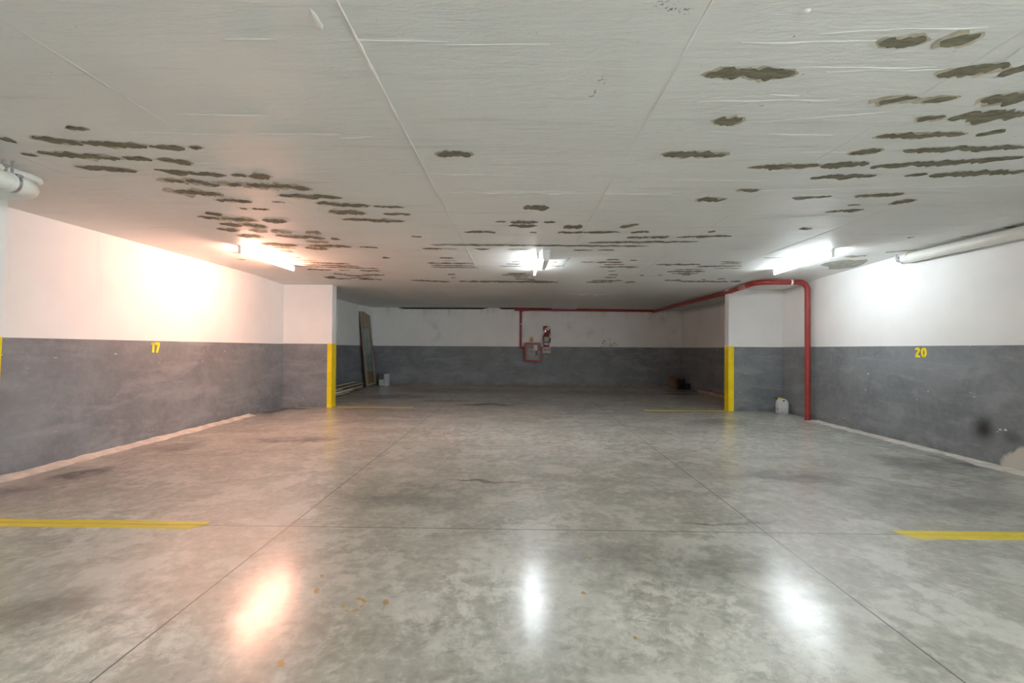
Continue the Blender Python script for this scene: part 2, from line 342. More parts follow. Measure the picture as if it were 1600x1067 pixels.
    r = N.math('ADD', r, N.math('MULTIPLY', N.math('MULTIPLY', worn, isl), .10))
    mid_b = N.noise(2.6, 3, 0.6)
    h = N.math('ADD', N.math('MULTIPLY', mid_b, .7), N.math('ADD', N.math('MULTIPLY', fine, .25), N.math('MULTIPLY', grit, .05)))
    nb_ = N.bump(h, .26, .011); N.link(nb_, N.b.inputs['Coat Normal'])
    return N.set(col=c, rough=r, spec=.62, normal=nb_, coat=FLOOR_COAT, coatr=N.math('ADD', N.math('MULTIPLY', fine, .10), FLOOR_CR))

def mat_ceiling():
    N = NT('white painted board marked slab')
    st = N.noise(1.0, 7, .7, N.mapping((.8, 9, 1)), dist=.3)
    st2 = N.noise(3.0, 8, .72, N.mapping((1.0, 5, 1)), dist=1.2)
    pit = N.noise(26, 5, .65)
    bl = N.noise(.7, 4)
    c = N.mix(N.ramp(bl, .3, .7), CEIL_A, CEIL_B)
    c = N.mix(N.math('MULTIPLY', N.ramp(st, .54, .68), .22), c, (.42, .41, .38))
    c = N.mix(N.math('MULTIPLY', N.ramp(st2, .56, .66), .28), c, (.80, .80, .78))
    # beige weeping stains round the patches of the far bay, and small black pits
    pits = N.math('MULTIPLY', N.ramp(N.noise(34, 2, .5), .745, .775), N.ramp(N.noise(1.1, 2), .5, .62))
    sp = None; wpit = pos_warp(N, .1, 12)
    for cx, cy, rx, ry in [(.38, 2.06, .03, .06), (.36, 2.17, .025, .05), (.55, 1.62, .10, .05)]:
        k = blob(N, wpit, (cx, cy), (rx, ry), .3, .8); sp = k if sp is None else N.math('MAXIMUM', sp, k)
    pits = N.math('MAXIMUM', pits, N.math('MULTIPLY', sp, N.ramp(N.noise(60, 2), .55, .6)))
    c = N.mix(N.math('MULTIPLY', pits, .8), c, (.10, .095, .08))
    # shutter panel seams
    sx = N.n('ShaderNodeSeparateXYZ'); N.link(pos_warp(N, .006, 3), sx.inputs[0])
    seam = None
    for v in (-1.97, -.66, .68, 1.95, 3.27, -3.28):
        k = N.ramp(N.math('ABSOLUTE', N.math('SUBTRACT', sx.outputs[0], v)), .008, .002); seam = k if seam is None else N.math('MAXIMUM', seam, k)
    seam = N.math('MULTIPLY', seam, N.ramp(N.noise(1.7, 3), .42, .56))
    c = N.mix(N.math('MULTIPLY', seam, .5), c, (.85, .85, .83))
    h = N.math('ADD', N.math('MULTIPLY', st, .5), N.math('ADD', N.math('MULTIPLY', st2, .55), N.math('MULTIPLY', pit, .16)))
    h = N.math('ADD', h, N.math('MULTIPLY', seam, .35))
    return N.set(col=c, rough=.55, spec=.45, normal=N.bump(h, .85, .014))

def mat_upper():
    N = NT('white wall paint')
    a = N.noise(1.4, 5, .6)
    c = N.mix(N.ramp(a, .3, .7), WALL_A, WALL_B)
    drip = N.noise(1.0, 5, .65, N.mapping((3.5, 3.5, .35)))
    c = N.mix(N.math('MULTIPLY', N.ramp(drip, .6, .75), .16), c, (.45, .42, .38))
    return N.set(col=c, rough=.55, spec=.35, normal=N.bump(N.noise(9, 7, .65), .22, .01))

def mat_band(marks=None):
    """trowelled dark grey dado paint; marks adds the scuffs and soot that one wall has"""
    N = NT('grey dado paint')
    a = N.noise(1.6, 7, .66, dist=.6)
    b = N.noise(1.0, 6, .65, N.mapping((1.2, 1.2, 5)), dist=.5)
    d = N.noise(14, 6, .65)
    c = N.mix(N.ramp(a, .32, .68), BAND_A, BAND_B)
    c = N.mix(N.math('MULTIPLY', N.ramp(b, .48, .66), .45), c, BAND_C)
    c = N.mix(N.math('MULTIPLY', N.ramp(d, .40, .75), .25), c, BAND_C)
    chip = N.math('MULTIPLY', N.ramp(N.noise(9, 3, .5, N.mapping((1, 1, 2.2))), .735, .75), 1.0)
    c = N.mix(N.math('MULTIPLY', chip, .7), c, (.55, .55, .53))
    sz = N.n('ShaderNodeSeparateXYZ'); N.link(pos_warp(N, .12, 5), sz.inputs[0])
    foot = N.math('MULTIPLY', N.ramp(sz.outputs[2], .16, .02), N.ramp(N.noise(3, 5, .7), .40, .62))
    c = N.mix(N.math('MULTIPLY', foot, .30), c, (.05, .048, .042))
    if marks: c = marks(N, c)
    return N.set(col=c, rough=N.math('ADD', N.math('MULTIPLY', a, .25), .38), spec=.4, normal=N.bump(N.math('ADD', N.math('MULTIPLY', a, .5), N.math('MULTIPLY', d, .25)), .30, .012))

def marks_right(N, c):
    w = pos_warp(N, .10, 6)
    soot = blob(N, w, (4.94, .36), (.19, .19), 0, .95, axes=(1, 2))
    c = N.mix(N.math('MULTIPLY', soot, .88), c, (.03, .028, .025))
    soot2 = blob(N, w, (4.66, .33), (.15, .10), 0, .8, axes=(1, 2))
    c = N.mix(N.math('MULTIPLY', soot2, .55), c, (.06, .06, .06))
    w2 = pos_warp(N, .16, 7)
    bare = blob(N, w2, (4.36, .06), (.42, .24), 0, .12, axes=(1, 2))
    c = N.mix(bare, c, (.55, .53, .47))
    wch = pos_warp(N, .03, 40)
    for cy, z, r in [(4.775, .385, .016), (4.72, .39, .018), (4.80, .36, .01), (6.55, .86, .015), (6.6, .62, .012), (5.6, .7, .01)]:
        c = N.mix(blob(N, wch, (cy, z), (r, r * .7), 0, .3, axes=(1, 2)), c, (.72, .70, .66))
    return c
def marks_back(N, c):
    return soot_ring(N, c, (.16, .16, .155))
def soot_ring(N, c, col):
    w = pos_warp(N, .05, 8)
    r = N.math('SUBTRACT', blob(N, w, (2.76, 1.17), (.30, .33), 0, .15, axes=(0, 2)), blob(N, w, (2.76, 1.17), (.22, .25), 0, .15, axes=(0, 2)))
    inner = N.math('MULTIPLY', blob(N, w, (2.76, 1.17), (.2, .22), 0, .3, axes=(0, 2)), .8)
    k = N.math('MULTIPLY', N.math('MAXIMUM', r, inner), N.ramp(N.noise(16, 3), .52, .62))
    return N.mix(N.math('MULTIPLY', k, .75), c, col)
def mat_upper_back():
    N = NT('white wall paint, stained')
    a = N.noise(1.4, 5, .6)
    c = N.mix(N.ramp(a, .3, .7), WALL_A, WALL_B)
    # damp runs below the gap at the top of the wall
    sz = N.n('ShaderNodeSeparateXYZ'); N.link(pos_warp(N, .1, 4), sz.inputs[0])
    runs = N.noise(1.0, 5, .7, N.mapping((7, 1, .6)))
    top = N.math('MULTIPLY', N.ramp(sz.outputs[2], 2.0, 2.45), N.ramp(runs, .45, .8))
    c = N.mix(N.math('MULTIPLY', top, .5), c, (.22, .20, .17))
    c = N.mix(N.math('MULTIPLY', N.ramp(N.noise(2.2, 4, .6), .56, .72), .25), c, (.42, .36, .30))
    c = soot_ring(N, c, (.10, .10, .10))
    return N.set(col=c, rough=.6, spec=.3, normal=N.bump(N.noise(9, 7, .65), .22, .01))

FLOOR_A = (.35, .345, .295); FLOOR_B = (.46, .455, .41); FLOOR_C = (.58, .58, .53); FLOOR_D = (.27, .262, .215)
FLOOR_R = .30; FLOOR_COAT = .8; FLOOR_CR = .13
CEIL_A = (.76, .76, .735); CEIL_B = (.82, .82, .80)
WALL_A = (.82, .82, .81); WALL_B = (.87, .87, .86)
BAND_A = (.158, .168, .182); BAND_B = (.225, .238, .256); BAND_C = (.33, .346, .366)

M_floor = mat_floor(); M_ceil = mat_ceiling(); M_white = mat_upper(); M_band = mat_band(); M_band_r = mat_band(marks_right)
M_white_b = mat_upper_back(); M_band_b = mat_band(marks_back)
def mat_patch():
    N = NT('bare mortar patch')
    a = N.noise(1.0, 6, .7, N.mapping((9, 30, 9)))
    return N.set(col=N.mix(N.ramp(a, .3, .72), (.155, .142, .10), (.30, .275, .205)), rough=.85, spec=.2, normal=N.bump(a, .6, .01))
M_patch = mat_patch()
M_halo = plain('thin beige render smear', (.55, .50, .40), .7, vary=.22, scale=22)
M_tan = plain('thin tan render patch', (.42, .35, .25), .75, vary=.3, scale=26)
M_ridge = plain('thick white paint ridge', (.86, .86, .84), .3, vary=.04, spec=.6)
M_peel = plain('bare pale render', (.40, .39, .33), .8, vary=.2, scale=9)
M_dark = plain('dark open gap', (.02, .018, .015), .9, vary=.3)
M_curb = plain('pale mortar fillet', (.60, .57, .52), .7, vary=.16, scale=7, bump=.4)
M_curb_d = plain('dusty kerb', (.34, .26, .20), .8, vary=.2, scale=6, bump=.4)
M_yellow = plain('yellow gloss paint', (.88, .66, .006), .32, vary=.05, scale=8, coat=.2)
def mat_line():
    N = NT('worn yellow floor paint')
    a = N.noise(7, 6, .7)
    c = N.mix(N.ramp(a, .56, .74), (.80, .62, .03), (.55, .46, .14))
    return N.set(col=c, rough=.32, spec=.5, normal=N.bump(N.noise(30, 4), .2, .003))
M_line = mat_line()
M_red = plain('red pipe paint', (.33, .034, .030), .33, vary=.10, scale=6, spec=.5)
M_redd = plain('red cabinet enamel', (.36, .02, .018), .38, vary=.12, scale=10)
M_pvc = plain('off white PVC', (.74, .74, .68), .32, vary=.04, scale=5)
M_steel = plain('galvanised steel', (.45, .45, .46), .35, metal=.9, vary=.15, scale=30)
M_enamel = plain('white enamel sheet', (.80, .80, .80), .4, vary=.03)
M_chrome = plain('chrome', (.7, .7, .7), .18, metal=1.0, vary=.05)
M_black = plain('black plastic', (.018, .02, .024), .42, vary=.25)

# ------------------------------------------------------------------ floor
bm = bmesh.new(); box(bm, (-4.9, -6.4, -.2), (5.4, 14.1, 0)); box(bm, (5.4, -12, -.2), (16, 6, 0))
obj('floor', bm, M_floor, kind='structure')

# ------------------------------------------------------------------ ceiling slab with its patches and ridges (one mesh)
rng = random.Random(7)
bm = bmesh.new()
gx = sorted(set([-4.9, 5.4] + XS + [-4.62 + i * .97 for i in range(11)])); gy = sorted(set([-6.5, 14.2] + YS + [-6.2 + i * 1.0 for i in range(21)]))
G = [[bm.verts.new((x, y, cz(min(max(x, -4.62), 5.1), min(max(y, -6.2), 13.9)))) for x in gx] for y in gy]
T = [[bm.verts.new((x, y, 2.75)) for x in gx] for y in gy]
for i in range(len(gy) - 1):
    for j in range(len(gx) - 1):
        bm.faces.new((G[i][j], G[i + 1][j], G[i + 1][j + 1], G[i][j + 1]))
        bm.faces.new((T[i][j], T[i][j + 1], T[i + 1][j + 1], T[i + 1][j]))
for j in range(len(gx) - 1):
    bm.faces.new((G[0][j], G[0][j + 1], T[0][j + 1], T[0][j])); bm.faces.new((G[-1][j], T[-1][j], T[-1][j + 1], G[-1][j + 1]))
for i in range(len(gy) - 1):
    bm.faces.new((G[i][0], T[i][0], T[i + 1][0], G[i + 1][0])); bm.faces.new((G[i][-1], G[i + 1][-1], T[i + 1][-1], T[i][-1]))

def patch(a, b, w, mi, drop, rough=.55, blunt=.36):
    """ragged elongated skim on the underside of the slab"""
    a = Vector(a); b = Vector(b); L = (b - a).length; d = (b - a) / L; nrm = Vector((-d.y, d.x))
    n = max(9, min(70, int(L / .013)))
    seed = rng.uniform(0, 99)
    def nz(t, k): return noise.noise(Vector((t * L * 9 + seed, k, 3.1))) + .7 * noise.noise(Vector((t * L * 34 + seed, k, 7.7)))
    up, dn = [], []
    for i in range(n + 1):
        t = i / n
        e = max(0.0, 1 - abs(2 * t - 1) ** 2.6) ** blunt
        wob = nz(t, 20.) * w * .28
        hu = w * .5 * e * (1 + nz(t, 0.) * rough * 1.6); hd = w * .5 * e * (1 + nz(t, 10.) * rough * 1.6)
        c = a + d * (L * t)
        up.append(c + nrm * (wob + max(hu, .0012))); dn.append(c + nrm * (wob - max(hd, .0012)))
    U = [bm.verts.new((p.x, p.y, cz(p.x, p.y) - drop)) for p in up]; D = [bm.verts.new((p.x, p.y, cz(p.x, p.y) - drop)) for p in dn]
    for i in range(n):
        f = bm.faces.new((U[i], U[i + 1], D[i + 1], D[i])); f.material_index = mi
for x0, y0, x1, y1, w, k in PATCHES:
    ex = .02 + w * .25
    if k in 'hH':
        g = (.5 if k == 'H' else .16)
        patch((x0 - ex * (1.8 if k == 'H' else .5), y0), (x1 + ex * .5, y1), w * (1 + g), 2, .0018, .5, .5)
    patch((x0, y0), (x1, y1), w * (1.0 if k != 'H' else .85), 3 if k == 'L' else 1, .0032)
# the pale peeled patch beside the wall
pts = [(4.36, 6.43), (4.40, 6.60), (4.62, 6.72), (4.70, 6.88), (4.86, 6.86), (4.93, 6.78), (4.99, 6.72), (4.95, 6.50), (4.86, 6.30), (4.77, 6.20), (4.66, 6.27), (4.55, 6.24), (4.44, 6.30)]
cc = bm.verts.new((4.68, 6.50, cz(4.68, 6.50) - .006)); pv = [bm.verts.new((x, y, cz(x, y) - .004)) for x, y in pts]
for a_, b_ in zip(pv, pv[1:] + pv[:1]): bm.faces.new((cc, a_, b_)).material_index = 5
# ridges of paint left in the board joints
def ridge(x0, y0, x1, y1, w):
    w *= 1.35
    a = Vector((x0, y0)); b = Vector((x1, y1)); L = (b - a).length; d = (b - a) / L; nrm = Vector((-d.y, d.x))
    n = max(5, int(L / .03)); s = rng.uniform(0, 50); prev = None
    for i in range(n + 1):
        t = i / n; q = noise.noise(Vector((t * L * 6 + s, 0, 0))); q2 = noise.noise(Vector((t * L * 22 + s, 4, 0)))
        ww = w * .5 * max(.06, (.55 + q * 1.3 + q2 * .7)) * (1 - abs(2 * t - 1) ** 4); c = a + d * L * t + nrm * q * w * (1.2 if abs(d.x) > .5 else .25)
        l, r = c + nrm * max(ww, .0008), c - nrm * max(ww, .0008); z = cz(c.x, c.y)
        cur = [bm.verts.new((l.x, l.y, z + .0005)), bm.verts.new((c.x, c.y, z - .002 - ww * .35)), bm.verts.new((r.x, r.y, z + .0005))]
        if prev:
            for k in (0, 1):
                f = bm.faces.new((prev[k], cur[k], cur[k + 1], prev[k + 1])); f.material_index = 4; f.smooth = True
        prev = cur
for r_ in RIDGES: ridge(*r_)
ridge(-.655, 1.45, -.66, 2.5, .016)
for sx_, y0, y1, ww_ in [(-.66, 2.4, 4.9, .007), (.69, 1.9, 2.9, .006), (.68, 3.1, 5.0, .006), (-1.96, 1.7, 2.5, .007), (1.96, 4.9, 6.0, .012), (1.9, 6.3, 7.4, .008), (-.66, 5.6, 6.9, .010), (3.27, 4.0, 6.0, .006), (-1.6, 9.0, 12.0, .012), (-2.9, 9.0, 11.5, .012)]:
    ridge(sx_, y0, sx_, y1, ww_)

obj('ceiling', bm, [M_ceil, M_patch, M_halo, M_tan, M_ridge, M_peel], kind='structure')

# ------------------------------------------------------------------ walls: grey dado below, white above
def wall(name, pts, out, mats, th=.16, extra=None):
    """pts: (x, y, height of the dado, top); out: outward direction of the thickness"""
    bm = bmesh.new(); O = Vector((out[0], out[1], 0)) * th
    rows = []
    for x, y, zb, zt in pts:
        rows.append([bm.verts.new((x, y, z)) for z in (-.02, zb, zt)] + [bm.verts.new((x + O.x, y + O.y, z)) for z in (-.02, zt)])
    for a, b in zip(rows, rows[1:]):
        bm.faces.new((a[0], b[0], b[1], a[1])).material_index = 1
        bm.faces.new((a[1], b[1], b[2], a[2])).material_index = 0
        bm.faces.new((a[3], a[4], b[4], b[3])); bm.faces.new((a[2], b[2], b[4], a[4])); bm.faces.new((a[0], a[3], b[3], b[0]))
    for a in (rows[0], rows[-1]): bm.faces.new((a[0], a[1], a[2], a[4], a[3]))
    if extra: extra(bm)
    return obj(name, bm, mats, kind='structure')
wall('wall_left', [(-4.6, -6.2, 1.27, 2.47), (-4.6, 3.9, 1.265, 2.47), (-4.6, 8.52, 1.235, 2.46), (-4.6, 8.9, 1.235, 2.43), (-4.61, 12.7, 1.21, 2.43), (-4.475, 13.75, 1.21, 2.43)], (-1, 0), [M_white, M_band])
def added_opening(bm):                                 # unseen opening added behind the camera to let in fill daylight
    box(bm, (5.05, -6.2, -.02), (5.21, -5.5, 1.27), mi=1); box(bm, (5.05, -6.2, 1.27), (5.21, -5.5, 2.5)); box(bm, (5.05, -5.5, 2.25), (5.21, -.9, 2.5))
wall('wall_right', [(5.05, -.9, 1.27, 2.5), (5.05, 4.54, 1.27, 2.5), (5.06, 7.6, 1.25, 2.47), (5.09, 8.4, 1.245, 2.44), (5.09, 8.9, 1.24, 2.42), (4.965, 13.75, 1.215, 2.40)], (1, 0), [M_white, M_band_r], extra=added_opening)
def gaps(bm):
    # dark open gap between the top of the wall and the slab, in three stretches
    for x0, x1 in ((-3.72, -.93), (-.62, 1.02), (1.75, 4.35)):
        n = 14
        for i in range(n):
            xa, xb = x0 + (x1 - x0) * i / n, x0 + (x1 - x0) * (i + 1) / n
            wa = .05 if 0 < i else .012; wb = .05 if i < n - 1 else .012
            za, zb2 = cz(xa, 13.7) + .005, cz(xb, 13.7) + .005
            f = bm.faces.new([bm.verts.new(c) for c in ((xa, 13.697, za), (xb, 13.697, zb2), (xb, 13.697, zb2 - wb), (xa, 13.697, za - wa))]); f.material_index = 2
wall('wall_back', [(-4.75, 13.7, 1.205, 2.43), (0, 13.7, 1.212, 2.43), (5.2, 13.7, 1.217, 2.42)], (0, 1), [M_white_b, M_band_b, M_dark], extra=gaps)
wall('wall_front', [(-4.9, -6.2, 1.26, 2.5), (5.4, -6.2, 1.26, 2.5)], (0, -1), [M_white, M_band])

def stub(name, x0, x1, y0, y1, zb, zt):
    bm = bmesh.new()
    box(bm, (x0, y0, -.02), (x1, y1, zb), mi=1); box(bm, (x0, y0, zb), (x1, y1, zt), mi=0)
    return obj(name, bm, [M_white, M_band], kind='structure')
stub('wall_nib_left', -4.7, -3.645, 8.70, 8.90, 1.24, 2.42)
stub('wall_nib_right', 4.055, 5.2, 8.70, 8.86, 1.24, 2.38)
nb = stub('wall_nib_near', -4.7, -3.62, 2.985, 3.145, 1.25, 2.46)
for v in nb.data.vertices:                       # its edge is out of plumb
    if v.co.x > -4: v.co.x = -3.735 + .033 * v.co.z

def guard(name, x, side, y0, y1, label, top, w=.085):
    """painted corner angle with a front leaf and a side leaf; side=+1 when its face looks to +x"""
    bm = bmesh.new(); t = .005
    box(bm, (min(x - side * w, x + side * t), y0 - t, 0), (max(x - side * w, x + side * t), y0, top), bev=.0015)
    box(bm, (min(x, x + side * t), y0 - .0005, 0), (max(x, x + side * t), y1, top), bev=.0015)
    box(bm, (min(x - side * w, x + side * t), y1, 0), (max(x - side * w, x + side * t), y1 + t, top), bev=.0015)
    return obj(name, bm, M_yellow, label=label, cat='corner guard')
guard('corner_guard', -3.645, 1, 8.70, 8.90, 'bright yellow corner guard on the wall end near the leaning door', 1.245)
guard('corner_guard', 4.055, -1, 8.70, 8.86, 'bright yellow corner guard on the wall end near the red standpipe', 1.25, .10)
gd = guard('corner_guard', -3.62, 1, 2.985, 3.145, 'sliver of yellow corner guard at the left picture edge below the white pipes', 1.26)
for v in gd.data.vertices: v.co.x += -.115 + .033 * v.co.z

# mortar fillets along the wall feet
def fillet(name, pts, h, w, side, seed, mat=M_curb, n=60):
    bm = bmesh.new(); prev = None
    for i in range(n + 1):
        t = i / n * (len(pts) - 1); k = min(int(t), len(pts) - 2); u = t - k
        x = pts[k][0] * (1 - u) + pts[k + 1][0] * u; y = pts[k][1] * (1 - u) + pts[k + 1][1] * u
        q = noise.noise(Vector((x * 2 + seed, y * 2, 0))); q2 = noise.noise(Vector((x * 9 + seed, y * 9, 0)))
        ww = w * (1 + q * .55 + q2 * .25); hh = h * (1 + q2 * .35)
        nx, ny = side
        cur = [bm.verts.new(c) for c in ((x - nx * .02, y - ny * .02, -.01), (x - nx * .02, y - ny * .02, hh * 1.15), (x, y, hh), (x + nx * ww * .45, y + ny * ww * .45, hh * .62), (x + nx * ww, y + ny * ww, -.002))]
        if prev:
            for a in range(4): bm.faces.new((prev[a], prev[a + 1], cur[a + 1], cur[a]))
        else: bm.faces.new(cur)
        prev = cur
    bm.faces.new(prev[::-1])
    return obj(name, bm, mat, kind='structure')
fillet('trim_1', [(-4.6, -6.1), (-4.6, 2.95)], .03, .11, (1, 0), 3)
fillet('trim_2', [(-4.6, 3.2), (-4.6, 7.6)], .032, .12, (1, 0), 5)
fillet('trim_3', [(5.05, -.9), (5.05, 4.5), (5.055, 7.66)], .012, .17, (-1, 0), 8, n=120)
fillet('trim_4', [(-4.2, 13.7), (4.8, 13.7)], .035, .10, (0, -1), 11, M_curb_d, n=140)
bm = bmesh.new(); box(bm, (4.87, 9.0, 0), (5.04, 12.25, .085), bev=.012)
obj('trim_5', bm, M_curb_d, kind='structure')

# ------------------------------------------------------------------ painted numbers and bay lines
def stroke(bm, pts, w, mat):
    """flat brush stroke in the x,z plane, thin along y"""
    pts = [Vector((p[0], 0, p[1])) for p in pts]
    L, R = [], []
    for i, p in enumerate(pts):
        t = (pts[min(i + 1, len(pts) - 1)] - pts[max(i - 1, 0)]).normalized(); n_ = Vector((-t.z, 0, t.x)) * w / 2
        L.append(p + n_); R.append(p - n_)
    poly = L + R[::-1]
    b = bmesh.new(); vs = [b.verts.new(v) for v in poly]
    for i in range(len(pts) - 1):
        b.faces.new((vs[i], vs[i + 1], vs[len(poly) - 2 - i], vs[len(poly) - 1 - i]))
    r = bmesh.ops.extrude_face_region(b, geom=b.faces[:])
    bmesh.ops.translate(b, verts=[v for v in r['geom'] if isinstance(v, bmesh.types.BMVert)], vec=(0, -.002, 0))
    merge(bm, b, mat)
def arc(cx, cz_, rx, rz, a0, a1, n=10):
    return [(cx + rx * math.cos(math.radians(a0 + (a1 - a0) * i / n)), cz_ + rz * math.sin(math.radians(a0 + (a1 - a0) * i / n))) for i in range(n + 1)]
DIG = {'1': [[(.0, .80), (.16, .97)], [(.2, 1), (.2, .52)], [(.2, .50), (.17, .02)]],
       '7': [[(0, .92), (.56, .92)], [(.46, .88), (.36, .50)], [(.36, .5), (.2, 0)]],
       '2': [arc(.27, .72, .2, .2, 170, -20), [(.46, .66), (.12, .16)], [(.02, .09), (.58, .09)]],
       '0': [arc(.3, .5, .21, .42, 97, 263), arc(.3, .5, .21, .42, 83, -83)]}
def number(name, txt, mat, label, h, w=.18, gap=.72, col=None):
    bm = bmesh.new(); x = 0
    for ch in txt:
        for s in DIG[ch]:
            stroke(bm, [((x + p[0]) * h, p[1] * h) for p in s], w * h, mat)
        x += .42 if ch == '1' else gap
    return obj(name, bm, col or M_line, label=label, cat='painted number')
M_num = plain('bright yellow stencil paint', (.92, .76, .03), .4, vary=.06)
# on the left wall x runs along +y, on the right wall along -y
mL = Matrix(((0, -1, 0, -4.598), (1, 0, 0, 5.555), (0, 0, 1, 1.105), (0, 0, 0, 1)))
number('bay_number', '17', mL, 'yellow stencilled number 17 on the grey band of the warm-lit wall', .125, .26, col=M_num)
mR = Matrix(((0, 1, 0, 5.0495), (-1, 0, 0, 5.775), (0, 0, 1, 1.120), (0, 0, 0, 1)))
number('bay_number', '20', mR, 'yellow stencilled number 20 on the grey band of the cool-lit wall', .120, .25, col=M_num)
mR2 = Matrix(((0, 1, 0, 5.022), (-1, 0, 0, 11.42), (0, 0, 1, 1.06), (0, 0, 0, 1)))
number('bay_number', '2', mR2, 'small faded yellow number on the dark band behind the standpipe wall end', .14, .2, col=M_tan)
mL2 = Matrix(((0, -1, 0, -4.553), (1, 0, 0, 11.0), (0, 0, 1, 1.10), (0, 0, 0, 1)))
number('bay_number', '1', mL2, 'sliver of a faded yellow number beside the yellow guard by the planks', .14, .3, col=M_tan)

def bay_line(pts, label, y, w, joint):
    bm = bmesh.new()
    def strip(ya, yb, xa, xb, xa2, xb2):
        n = 40; U, D = [], []
        for i in range(n + 1):
            t = i / n; u = noise.noise(Vector((t * 40, ya * 3, 0))) * .0022; d = noise.noise(Vector((t * 40, yb * 5, 9))) * .0022
            U.append(bm.verts.new((xa + (xb - xa) * t, yb + u, .0018))); D.append(bm.verts.new((xa2 + (xb2 - xa2) * t, ya + d, .0018)))
        for i in range(n): bm.faces.new((U[i], U[i + 1], D[i + 1], D[i]))
        for a, b in ((U, 1), (D, 1)):
            Z = [bm.verts.new((v.co.x, v.co.y, 0.0002)) for v in a]
            for i in range(n): bm.faces.new((a[i], a[i + 1], Z[i + 1], Z[i]))
    (xa, xb, xa2, xb2) = pts
    if joint:
        strip(y - w / 2, y - joint / 2, xa, xb, xa2, xb2 if abs(xb - xb2) < .001 else xb + (xb2 - xb))
        m = .5
        strip(y + joint / 2, y + w / 2, xa, xb + (xb - xb2) * .0, xa2, xb)
    else: strip(y - w / 2, y + w / 2, xa, xb, xa2, xb2)
    return obj('bay_line', bm, M_line, label=label, cat='floor marking')
bay_line((-4.46, -2.10, -4.46, -2.16), 'wide yellow double-strip bay line on the floor beside the wall numbered 17', 3.0, .125, .008)
bay_line((4.87, 2.52, 4.87, 2.58), 'yellow double-strip bay line on the floor beside the wall numbered 20', 3.0, .125, .008)
bay_line((-3.55, -2.06, -3.55, -2.06), 'thin distant yellow floor line beside the wall end near the planks', 8.78, .09, 0)
bay_line((4.02, 2.44, 4.02, 2.44), 'thin distant yellow floor line beside the wall end near the standpipe', 8.72, .09, 0)

# ------------------------------------------------------------------ fluorescent battens
def mat_tube(name, col, s):
    N = NT(name)
    return N.set(col=(.9, .9, .9), emi=col, emis=s, rough=.3)
M_tube_c = mat_tube('cool white lit tube', COOL, TUBE); M_tube_w = mat_tube('warm lit tube', WARM, TUBE_WARM); M_tube_n = mat_tube('added neutral fill tube', NEUTRAL, TUBE_FILL); M_tube_r = mat_tube('added cool fill tube', COOL, TUBE_FILL)
def batten(x, y0, y1, label, tmat, group=None, rot=0.0):
    z = min(cz(x, y0), cz(x, y1)) - .001
    L = y1 - y0
    t = thing('fluorescent_lamp', (x, (y0 + y1) / 2, z), label, 'ceiling lamp', rot, group)
    sl = (cz(x, y1) - cz(x, y0)) / L
    t.rotation_euler = (math.atan(sl), 0, rot); t.location.z = (cz(x, y0) + cz(x, y1)) / 2 - .002
    b = bmesh.new(); prism(b, [(-.021, 0), (.021, 0), (.017, -.034), (-.017, -.034)], -L / 2, L / 2, bev=.002)
    obj('housing', b, M_enamel, t)
    for s in (-1, 1):
        b = bmesh.new(); box(b, (-.016, -.012, -.098), (.016, .012, -.030), bev=.004)
        tube(b, [(0, -s * .010, -.078), (0, -s * .022, -.078)], .013, 14)
        h = obj('lamp_holder', b, M_enamel, t, loc=(0, s * (L / 2 - .016), 0))
    b = bmesh.new(); tube(b, [(0, -L / 2 + .03, -.078), (0, L / 2 - .03, -.078)], .0135, 20)
    obj('tube', b, tmat, t, smooth=True)
    b = bmesh.new(); box(b, (-.006, -.02, -.012), (.006, .02, .0), bev=.002); box(b, (-.03, -.012, -.006), (.03, .012, 0), bev=.002)
    obj('bracket', b, M_steel, t, loc=(0, .05, -.028))
    return t
batten(-3.44, 5.47, 6.75, 'fluorescent tube lamp with a warm orange glow by the seventeen wall', M_tube_w, rot=-.03)
batten(.245, 5.78, 7.06, 'central fluorescent tube lamp on the ceiling before the dark bay', M_tube_c)
batten(3.90, 5.60, 6.90, 'cool white fluorescent tube lamp near the red standpipe', M_tube_c)
for lx, LY, tm in ((-3.0, FILL_LAMP_Y, M_tube_n), (0.3, FILL_LAMP_Y, M_tube_n), (3.6, FILL_LAMP_Y, M_tube_r), (-2, -5.2, M_tube_n), (2.6, -5.2, M_tube_n)):  # unseen lamps added behind the camera to brighten the foreground
    batten(lx, LY, LY + 1.28, 'added unseen fluorescent tube lamp behind the camera, fill light', tm, group='added unseen fill lamps behind the camera')

# short rounded unit beside the central tube
e = thing('emergency_light', (.345, 5.98, cz(.345, 5.98) - .001), 'short rounded white emergency light beside the central tube lamp', 'emergency light')
b = bmesh.new(); box(b, (-.05, -.33, -.04), (.05, .33, 0), bev=.006); obj('housing', b, M_enamel, e)
b = bmesh.new()
prof = [(-.046, -.036), (-.046, -.09), (-.038, -.125), (-.02, -.143), (0, -.148), (.02, -.143), (.038, -.125), (.046, -.09), (.046, -.036)]
prism(b, prof, -.32, .32, bev=.008); obj('diffuser', b, plain('milky diffuser', (.82, .84, .85), .35, vary=.03), e, smooth=True)
b = bmesh.new(); tube(b, [(.67, 6.42, cz(.67, 6.42) + .004), (.655, 6.44, 2.41), (.63, 6.46, 2.375)], .004, 8)
tube(b, [(.67, 6.42, cz(.67, 6.42)), (.675, 6.30, cz(.67, 6.3) - .004), (.70, 6.15, cz(.7, 6.15) - .002)], .003, 8)
obj('loose_wire', b, M_black, label='short loose dark wire end hanging from the ceiling near the central lamp', cat='wire')

